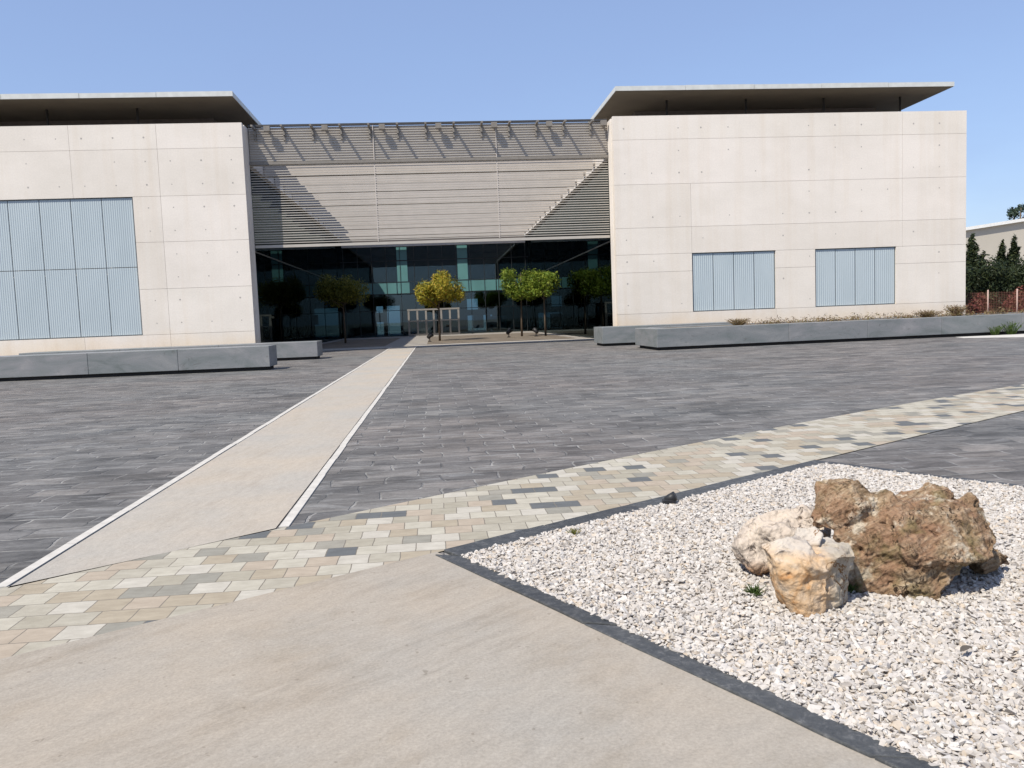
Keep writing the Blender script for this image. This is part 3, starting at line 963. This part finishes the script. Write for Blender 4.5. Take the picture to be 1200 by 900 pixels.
mb = MB(); mb.prism([(8.6, PY(8.6) + 0.13), (43, PY(43) + 0.13), (43, PY(43) + 3.4), (8.6, PY(8.6) + 3.3)], 0.0, 0.118); mb.build('plinth', MT['plinth'], pl)
mb = MB(); mb.prism([(9.06, PY(9.06) + 0.605), (42.9, PY(42.9) + 0.605), (42.9, PY(42.9) + 3.09), (9.06, PY(9.06) + 3.09)], 0.2, 0.80); mb.build('soil', MT['soil'], pl)


# ------------------------------------------------------------------ plants
def leaf_cloud(centers, radii, n, size, stretch=(1, 1, 1), up=0.3, shell=0.5):
    """small quads scattered through ellipsoid clumps"""
    centers = np.array(centers, float)
    radii = np.array(radii, float)
    if radii.ndim == 1:
        radii = np.repeat(radii[:, None], 3, 1)
    wgt = radii.prod(1) ** (2 / 3)
    which = rng.choice(len(centers), n, p=wgt / wgt.sum())
    d = rng.normal(size=(n, 3))
    d /= np.linalg.norm(d, axis=1)[:, None]
    r = rng.uniform(shell, 1.0, n) ** 0.7 + rng.normal(0, 0.07, n)
    p = centers[which] + d * r[:, None] * radii[which]
    nrm = d * 0.6 + rng.normal(0, 0.6, (n, 3)) + np.array([0, 0, up])
    nrm /= np.linalg.norm(nrm, axis=1)[:, None]
    a = np.cross(nrm, rng.normal(size=(n, 3)))
    a /= np.linalg.norm(a, axis=1)[:, None] + 1e-9
    b = np.cross(nrm, a)
    s = size * rng.uniform(0.6, 1.4, n)
    a *= (s * stretch[0])[:, None]
    b *= (s * stretch[1])[:, None]
    V = np.stack([p - a, p - 0.25 * a - b * 0.6, p + a, p - 0.1 * a + b * 0.6], 1).reshape(-1, 3)
    F = np.arange(4 * n).reshape(n, 4)
    return V, F


def courtyard_tree(label, x, y, h0, h1, w_, mat, n=2600, fill=12):
    t = thing('courtyard_tree', label, 'tree', (x, y, 0), 'clipped trees in the courtyard')
    mb = MB()
    lean = random.uniform(-0.1, 0.1)
    mb.tube([(x, y, 0), (x + lean * 0.4, y, h0 * 0.6), (x + lean, y, h0 + 0.5), (x + lean, y, h1 - 0.5)], [0.085, 0.065, 0.05, 0.02], 8)
    for k in range(6):
        a = k * PI / 3 + random.uniform(-0.3, 0.3)
        rr = w_ * random.uniform(0.28, 0.42)
        zb = h0 + random.uniform(-0.1, 0.4)
        mb.tube([(x + lean * 0.9, y, zb), (x + lean + rr * 0.5 * math.cos(a), y + rr * 0.5 * math.sin(a), zb + 0.45), (x + lean + rr * math.cos(a), y + rr * math.sin(a), zb + 0.7 + random.uniform(0, 0.5))], [0.035, 0.025, 0.01], 6)
    mb.build('trunk', MT['bark'], t, True)
    cs, rs = [], []
    for k in range(fill):
        a = random.uniform(0, 2 * PI)
        r = w_ / 2 * math.sqrt(random.random()) * 0.78
        cs.append((r * math.cos(a) + lean, r * math.sin(a), random.uniform(h0 + 0.45, h1 - 0.45)))
        q = random.uniform(0.42, 0.68) * w_ / 4
        rs.append((q * 1.15, q * 1.15, min(q, (h1 - h0) * 0.28)))
    for k in range(5):
        a = k * 2 * PI / 5
        cs.append((0.3 * w_ * math.cos(a) + lean, 0.3 * w_ * math.sin(a), (h0 + h1) / 2 + random.uniform(-0.25, 0.3)))
        rs.append((w_ * 0.19, w_ * 0.19, (h1 - h0) * 0.34))
    V, F = leaf_cloud(cs, rs, int(n * 3.0), 0.088, (1.2, 0.6, 1), shell=0.3)
    link('crown', mesh_np('crown', V, F, mat), t)
    return t

courtyard_tree('olive green clipped tree in the shade left of the path', -6.9, 63.5, 2.7, 5.6, 4.3, MT['leaf_olive'], 2800)
courtyard_tree('yellow leaved clipped tree in front of the pale entrance doors', 0.25, 59.0, 2.35, 4.95, 3.9, MT['leaf_yellow'], 3000)
courtyard_tree('bright green clipped tree right of the entrance doors, the left one of a touching pair', 6.55, 62.6, 2.7, 5.35, 3.7, MT['leaf_green'], 2600)
courtyard_tree('green clipped tree on a pale thin trunk nearest the right wing', 8.2, 61.2, 2.7, 5.1, 2.7, MT['leaf_green'], 1700)

def spotlight(label, x, y, rz):
    t = thing('ground_spotlight', label, 'spotlight', (x, y, 0), 'black ground spotlights under the trees')
    mb = MB(); mb.box(x - 0.12, x + 0.12, y - 0.12, y + 0.12, 0.012, 0.06); mb.box(x - 0.03, x + 0.03, y - 0.03, y + 0.03, 0.06, 0.3); mb.build('base', MT['black'], t)
    mb = MB()
    c = Vector((x, y, 0.42)); d = Vector((math.cos(rz) * 0.8, math.sin(rz) * 0.8, 0.6)).normalized()
    mb.tube([c - d * 0.2, c + d * 0.05, c + d * 0.22], [0.11, 0.15, 0.19], 10)
    mb.build('lamp_head', MT['black'], t, True)
spotlight('black ground spotlight beside the yellow tree near the path', -0.45, 57.4, 0.4)
spotlight('low black ground spotlight between the doors and the green tree pair', 5.4, 61.0, 0.5)
spotlight('black ground spotlight at the foot of the green tree pair', 7.35, 60.2, 2.2)

# background right: cypresses, red shrubs, wire fence, warehouse, far tree
def cypress(label, x, y, h, r):
    t = thing('cypress_tree', label, 'tree', (x, y, 0), 'row of dark cypresses')
    mb = MB(); mb.tube([(x, y, 0), (x, y, h * 0.9)], [0.16, 0.03], 8); mb.build('trunk', MT['bark'], t, True)
    cs, rs = [], []
    n = 16
    for k in range(n):
        f = (k + 0.5) / n
        rr = r * (1 - f) ** 0.65 * random.uniform(0.85, 1.15) * (0.8 if f < 0.08 else 1)
        cs.append((random.uniform(-0.12, 0.12), random.uniform(-0.12, 0.12), 0.3 + f * (h - 0.5)))
        rs.append((max(rr, 0.07), max(rr, 0.07), h / n * 1.1))
    V, F = leaf_cloud(cs, rs, 9000, 0.17, (0.9, 0.5, 1), up=0.8, shell=0.25)
    link('crown', mesh_np('crown', V, F, MT['leaf_cypress']), t)

for lab, x, y, h, r in (('dark cypress touching the corner of the right wing', 41.4, 60.2, 6.6, 1.35), ('short dark cypress second from the right wing', 42.5, 60.6, 5.3, 1.0),
                        ('slim pointed cypress in the middle of the row', 43.6, 60.0, 6.05, 1.0), ('pointed cypress fourth along from the right wing', 44.9, 60.3, 6.35, 1.15),
                        ('tallest cypress cut by the right edge of the picture', 46.3, 59.9, 7.2, 1.3)):
    cypress(lab, x, y, h, r)

hd = thing('evergreen_hedge', 'dense dark evergreen hedge at the feet of the cypresses', 'hedge', (42, 56, 0))
cs = [(random.uniform(-5.5, 7), random.uniform(-0.9, 0.9), random.uniform(0.5, 3.9)) for _ in range(130)]
V, F = leaf_cloud(cs, [random.uniform(0.55, 1.05) for _ in cs], 26000, 0.15, (0.9, 0.5, 1), shell=0.2)
link('foliage', mesh_np('foliage', V, F, MT['leaf_cypress']), hd)
mb = MB()
for k in range(8):
    mb.tube([(37 + 1.5 * k, 56, 0), (37.2 + 1.5 * k, 56, 2.6)], [0.07, 0.02], 6)
mb.build('stem', MT['bark'], hd, True)


def red_shrub(label, x, y, h, r):
    t = thing('red_shrub', label, 'shrub', (x, y, 0), 'red leaved shrubs behind the fence')
    mb = MB()
    for k in range(5):
        a = k * 1.3
        mb.tube([(x, y, 0), (x + 0.4 * r * math.cos(a), y + 0.4 * r * math.sin(a), h * 0.6)], [0.04, 0.015], 6)
    mb.build('stem', MT['bark'], t)
    V, F = leaf_cloud([(0, 0, h * 0.4), (-r * 0.4, 0, h * 0.35), (r * 0.4, 0.1, h * 0.35), (0.1, -0.1, h * 0.7)], [r * 0.8, r * 0.6, r * 0.6, r * 0.45], 1500, 0.09, shell=0.3)
    link('foliage', mesh_np('foliage', V, F, MT['leaf_red']), t)
red_shrub('reddish shrub behind the wire fence just right of the building corner', 36.6, 52.5, 2.2, 1.0)
red_shrub('taller reddish shrub behind the right wire fence post', 39.5, 52.5, 2.6, 1.1)

fn = thing('wire_fence', 'low rusty wire mesh fence on pale posts in front of the cypresses', 'fence', (40, 50, 0))
for x in (31.5, 33.5, 35.5, 37.5, 39.5, 41.5, 43.5):
    mb = MB(); mb.tube([(x, 50, 0), (x, 50, 2.08)], 0.045, 8); mb.build('post', MT['post'], fn, True)
mb = MB()
x = 31.5
while x < 43.5:
    mb.box(x, x + 0.008, 50.045, 50.053, 0.1, 1.95); x += 0.11
z = 0.1
while z < 1.96:
    mb.box(31.5, 43.5, 50.054, 50.062, z, z + 0.008); z += 0.11
mb.build('wire_mesh', MT['fence'], fn)

wh = thing('warehouse', 'cream warehouse with a white roof edge behind the cypresses', 'building', (85, 100, 0))
mb = MB()
xw, zt = 50.0, (lambda x: 9.05 + (x - 58) * 0.118)
mb.add([(50, 88, 0), (92, 88, 0), (92, 88, zt(92)), (50, 88, zt(50)), (50, 125, 0), (92, 125, 0), (92, 125, zt(92)), (50, 125, zt(50))],
       [(0, 1, 2, 3), (1, 5, 6, 2), (5, 4, 7, 6), (4, 0, 3, 7), (3, 2, 6, 7)])
mb.build('wall', MT['warehouse'], wh)
mb = MB()
a, b = 49.9, 92.1
mb.add([(a, 87.6, zt(a)), (b, 87.6, zt(b)), (b, 87.6, zt(b) + 0.35), (a, 87.6, zt(a) + 0.35), (a, 125.3, zt(a) + 0.002), (b, 125.3, zt(b) + 0.002), (b, 125.3, zt(b) + 0.35), (a, 125.3, zt(a) + 0.35)],
       [(0, 1, 2, 3), (1, 5, 6, 2), (5, 4, 7, 6), (4, 0, 3, 7), (3, 2, 6, 7), (0, 4, 5, 1)])
mb.build('roof', MT['warewhite'], wh)

ft = thing('pine_tree', 'dark loose crowned tree rising above the warehouse roof', 'tree', (101, 135, 0))
mb = MB(); mb.tube([(101, 135, 0), (101.3, 135, 10), (101.8, 135, 17)], [0.4, 0.28, 0.08], 8)
for k in range(7):
    a = k * 0.9
    mb.tube([(101.4, 135, 11 + 0.6 * k), (101.4 + 2.2 * math.cos(a), 135 + 2.2 * math.sin(a), 13 + 0.6 * k)], [0.12, 0.03], 6)
mb.build('trunk', MT['bark'], ft, True)
cs = [(random.uniform(-2.2, 2.6), random.uniform(-2, 2), random.uniform(12.0, 17.2)) for _ in range(22)]
V, F = leaf_cloud(cs, [random.uniform(0.5, 1.1) for _ in cs], 2600, 0.22, shell=0.2)
link('crown', mesh_np('crown', V, F, MT['leaf_pine']), ft)


# dry plants in the planter
def tuft(name, label, x, y, z, h, r, n, mat, cat, group=None, wid=0.006):
    t = thing(name, label, cat, (x, y, z), group)
    st, lf = MB(), MB()
    for k in range(n):
        a = random.uniform(0, 2 * PI)
        rr = r * random.uniform(0.1, 1)
        hh = h * random.uniform(0.5, 1.0)
        p0 = Vector((x + rr * 0.3 * math.cos(a), y + rr * 0.3 * math.sin(a), z))
        p1 = Vector((x + rr * math.cos(a), y + rr * math.sin(a), z + hh))
        mid = p0.lerp(p1, 0.5) + Vector((0, 0, hh * 0.15))
        st.tube([p0, mid, p1], [wid, wid * 0.8, wid * 0.4], 4)
        for q in range(4):
            c = mid.lerp(p1, random.random())
            d = Vector((random.gauss(0, 1), random.gauss(0, 1), random.gauss(0.3, 1))).normalized() * h * 0.12
            e = d.orthogonal().normalized() * h * 0.04
            lf.add([c, c + d * 0.5 + e, c + d, c + d * 0.5 - e], [(0, 1, 2, 3)])
    st.build('stem', mat, t)
    lf.build('foliage', mat, t)
    return t

cs, rs = [], []
x = 13.2
while x < 30:
    cs.append((x, PY(x) + 2.2 + random.uniform(-0.4, 0.5), 0.80)); q = random.uniform(0.16, 0.36); rs.append((0.45, 0.3, q)); x += random.uniform(0.2, 0.5)
V, F = leaf_cloud(cs, rs, 9000, 0.045, (1.3, 0.5, 1), up=0.6, shell=0.1)
V = V[(np.repeat(V.reshape(-1, 4, 3)[:, :, 2].min(1), 4) > 0.79)]
F = np.arange(len(V)).reshape(-1, 4)
gc = link('ground_cover', mesh_np('ground_cover', V, F, MT['leaf_dry']))
gc['kind'] = 'stuff'
cs = [(10.9 + 0.3 * k, PY(11) + 2.3 + random.uniform(-0.2, 0.3), 0.80) for k in range(8)]
for lab, x, dy, h, r in (('low rounded dry brown shrub in the planter below the first blue window', 12.55, 2.0, 0.30, 0.6), ('bushy dry shrub at the planter end near the building corner', 21.4, 2.2, 0.34, 0.7), ('loose twiggy dry shrub right of the building corner in the planter', 22.9, 2.3, 0.5, 0.55)):
    tuft('dry_shrub', lab, x, PY(x) + dy, 0.8, h, r, 170, MT['leaf_dry'], 'shrub', 'dry shrubs in the planter', 0.006)
tuft('green_weed', 'green thistle weed growing at the foot of the planter', 23.6, PY(23.6) - 0.25, 0.005, 0.55, 0.5, 40, MT['weed'], 'weed', 'weeds', 0.012)
tuft('green_weed', 'larger green weed at the planter foot under its bare wall', 22.9, PY(22.9) - 0.2, 0.005, 0.4, 0.45, 30, MT['weed'], 'weed', 'weeds', 0.012)
tuft('green_weed', 'tiny dry weed in the gravel near the corner of the dark curb', 0.86, 5.36, 0.02, 0.05, 0.06, 40, MT['leaf_olive'], 'weed', 'weeds', 0.0015)
tuft('green_weed', 'small green weed between the pale rock and the ochre rock', 1.57, 4.0, 0.02, 0.055, 0.07, 70, MT['weed'], 'weed', 'weeds', 0.002)
tuft('green_weed', 'small green weed between the ochre rock and the big brown rock', 2.06, 3.95, 0.02, 0.055, 0.08, 70, MT['weed'], 'weed', 'weeds', 0.002)

# small black uplighter and a fallen leaf on the gravel
t = thing('garden_spotlight', 'small black spotlight on the gravel edge beside the curved curb', 'spotlight', (1.72, 6.08, 0.03))
mb = MB(); mb.prism([(1.67, 6.05), (1.77, 6.04), (1.76, 6.11), (1.68, 6.11)], 0.02, 0.06); mb.build('base', MT['black'], t, bevel=0.005)
mb = MB(); mb.tube([(1.70, 6.09, 0.05), (1.73, 6.08, 0.065), (1.77, 6.06, 0.085)], [0.022, 0.032, 0.038], 10); mb.build('lamp_head', MT['black'], t, True)
mb = MB()
lc = Vector((2.085, 3.09, 0.058)); ld = Vector((0.9, 0.45, 0.05)).normalized(); ln = Vector((-0.45, 0.9, 0.25)).normalized()
prof = [(0, 0), (0.25, 0.5), (0.5, 0.6), (0.75, 0.4), (1, 0)]
vs = [lc + ld * 0.085 * a + ln * 0.022 * b + Vector((0, 0, 0.012 * b)) for a, b in prof] + [lc + ld * 0.085 * a - ln * 0.022 * b + Vector((0, 0, 0.010 * b)) for a, b in prof[1:-1]]
mid = [lc + ld * 0.085 * a for a, b in prof[1:-1]]
mb.add(vs[:5] + vs[5:] + mid, [(0, 1, 8), (1, 2, 9, 8), (2, 3, 10, 9), (3, 4, 10), (0, 8, 5), (8, 9, 6, 5), (9, 10, 7, 6), (10, 4, 7)])
tag(mb.build('fallen_leaf', MT['leaf_litter']), 'dark curled fallen leaf lying on the white gravel', 'leaf')


# ------------------------------------------------------------------ rocks
def rock(name, label, hulls, mat, loc, amp, freq, voxel, seed, smooth_it=4, zs=1.0):
    """union of hull-shaped lobes, remeshed and roughened"""
    bm = bmesh.new()
    for pts in hulls:
        vs = [bm.verts.new(p) for p in pts]
        r = bmesh.ops.convex_hull(bm, input=vs)
        junk = list({g for g in r['geom_interior'] + r['geom_unused'] if isinstance(g, bmesh.types.BMVert)})
        if junk:
            bmesh.ops.delete(bm, geom=junk, context='VERTS')
    me = bpy.data.meshes.new('tmp')
    bm.to_mesh(me)
    bm.free()
    o = bpy.data.objects.new('tmp', me)
    COL.objects.link(o)
    rm = o.modifiers.new('r', 'REMESH'); rm.mode = 'VOXEL'; rm.voxel_size = voxel
    sm = o.modifiers.new('s', 'SMOOTH'); sm.iterations = smooth_it; sm.factor = 0.5
    dg = bpy.context.evaluated_depsgraph_get()
    me2 = bpy.data.meshes.new_from_object(o.evaluated_get(dg))
    bpy.data.objects.remove(o)
    off = Vector((seed * 3.1, seed * 1.7, seed * 0.9))
    nrm = [v.normal.copy() for v in me2.vertices]
    for v, n in zip(me2.vertices, nrm):
        p = v.co.copy()
        q = p + off
        d = 0.0
        d += amp * (noise.noise(q * freq) * 1.0)
        ridged = 1 - abs(noise.noise(q * freq * 1.6)) * 2
        d += amp * 0.65 * (ridged - 0.45)
        st = Vector((q.x * 4 + q.z * 2, q.y * 4, q.z * 19 + q.x * 7))
        d += amp * 0.38 * noise.noise(st)
        d += amp * 0.30 * noise.noise(q * freq * 8)
        d += amp * 0.16 * noise.noise(q * freq * 18)
        cav = noise.noise(q * freq * 4.1 + Vector((5, 5, 5)))
        if cav > 0.28:
            d -= amp * 2.2 * (cav - 0.28)
        d += amp * 0.10 * noise.noise(q * freq * 40)
        v.co = p + n * d
        v.co.z *= zs
    me2.materials.clear()
    me2.materials.append(mat)
    me2.polygons.foreach_set('use_smooth', [True] * len(me2.polygons))
    me2.name = name
    ob = link(name, me2, None, loc)
    return tag(ob, label, 'rock', 'rocks on the gravel')


def blob(c, r, n=26, seed=0):
    g = np.random.default_rng(seed)
    d = g.normal(size=(n, 3))
    d /= np.linalg.norm(d, axis=1)[:, None]
    return [tuple(np.array(c) + q * np.array(r) * g.uniform(0.9, 1.06)) for q in d]


# large brown boulder: knob at upper left, broad face, undercut lower right, toe at right
rock('boulder', 'large brown weathered boulder with an undercut base, the biggest rock on the gravel', [
    [(-0.12, -0.12, 0.385), (0.10, -0.10, 0.415), (0.33, -0.05, 0.405), (0.46, 0.0, 0.355), (-0.1, 0.2, 0.40), (0.2, 0.25, 0.41), (0.42, 0.2, 0.38), (-0.10, -0.28, 0.25), (0.10, -0.33, 0.20), (0.34, -0.26, 0.20), (0.47, -0.12, 0.25), (-0.08, -0.22, 0.12), (0.35, -0.1, 0.14), (0.45, 0.1, 0.15), (-0.1, 0.2, 0.05), (0.4, 0.25, 0.05)],
    [(-0.40, 0.02, 0.40), (-0.42, 0.10, 0.30), (-0.36, 0.2, 0.50), (-0.29, 0.05, 0.535), (-0.18, 0.1, 0.53), (-0.08, 0.05, 0.44), (-0.22, -0.06, 0.42), (-0.08, 0.2, 0.42), (-0.3, 0.25, 0.35), (-0.38, 0.0, 0.30), (-0.15, -0.03, 0.34)],
    [(-0.37, 0.0, 0.30), (-0.33, -0.10, 0.18), (-0.29, -0.12, 0.02), (-0.1, -0.2, 0.02), (-0.05, -0.2, 0.28), (-0.1, 0.15, 0.35), (-0.33, 0.2, 0.02), (-0.05, 0.2, 0.02), (-0.2, -0.12, 0.35)],
    [(-0.1, -0.24, 0.16), (0.16, -0.26, 0.17), (0.02, -0.27, 0.0), (-0.06, -0.2, -0.02), (0.12, -0.05, -0.02), (-0.1, 0.0, -0.02), (0.22, 0.0, 0.14)],
    blob((-0.09, 0.05, 0.375), (0.17, 0.15, 0.09), 30, 12),
    [(0.40, -0.02, 0.17), (0.62, 0.0, 0.11), (0.60, 0.08, 0.14), (0.64, 0.05, 0.06), (0.45, 0.1, 0.03), (0.44, -0.05, 0.05), (0.38, 0.1, 0.2)],
    blob((0.28, 0.14, 0.415), (0.09, 0.10, 0.055), 22, 4),
    blob((0.43, 0.06, 0.34), (0.09, 0.11, 0.10), 22, 5),
    blob((0.31, 0.14, 0.13), (0.14, 0.12, 0.15), 26, 9),
], MT['rock_brown'], (2.385, 4.03, 0.005), 0.024, 6.5, 0.0055, 1, 2, zs=1.06)
# ochre block at the front
rock('boulder', 'ochre and white block shaped rock standing in front of the other two', [
    [(-0.21, -0.09, 0.30), (-0.20, 0.09, 0.33), (-0.10, 0.02, 0.395), (-0.02, -0.05, 0.36), (0.02, 0.12, 0.37), (-0.12, -0.13, 0.20), (-0.07, -0.15, 0.28), (0.03, -0.14, 0.24), (-0.11, -0.07, 0.0), (-0.12, 0.08, 0.0), (0.03, -0.12, -0.02), (0.05, 0.1, 0.0), (-0.06, -0.13, -0.02)],
    [(0.0, -0.12, 0.30), (0.02, 0.12, 0.33), (0.15, 0.10, 0.345), (0.235, 0.06, 0.32), (0.22, -0.05, 0.28), (0.10, -0.12, 0.305), (0.0, -0.12, 0.2), (0.21, -0.03, 0.2), (0.12, 0.1, 0.22)],
    [(0.0, -0.10, 0.27), (0.03, 0.11, 0.25), (0.20, 0.08, 0.25), (0.19, -0.04, 0.24), (0.07, -0.11, 0.25), (0.03, -0.10, -0.02), (0.02, 0.08, 0.0), (0.205, 0.06, 0.02), (0.195, -0.01, 0.03), (0.11, -0.09, 0.03)],
    blob((0.03, 0.07, 0.34), (0.09, 0.07, 0.09), 20, 31),
    blob((-0.14, -0.03, 0.31), (0.07, 0.08, 0.06), 18, 32),
], MT['rock_warm'], (1.775, 3.80, 0.015), 0.015, 5.0, 0.0055, 4, 2, zs=0.92)
# pale rock behind
rock('boulder', 'pale pitted limestone rock at the left behind the ochre block', [
    blob((0.0, 0.0, 0.20), (0.27, 0.20, 0.14), 30, 21),
    blob((-0.14, -0.02, 0.13), (0.17, 0.16, 0.13), 22, 22),
    blob((0.10, -0.03, 0.08), (0.24, 0.18, 0.14), 24, 23),
    blob((0.06, 0.06, 0.28), (0.17, 0.12, 0.07), 20, 24),
], MT['rock_pale'], (1.90, 4.38, 0.02), 0.026, 6.0, 0.0065, 8)
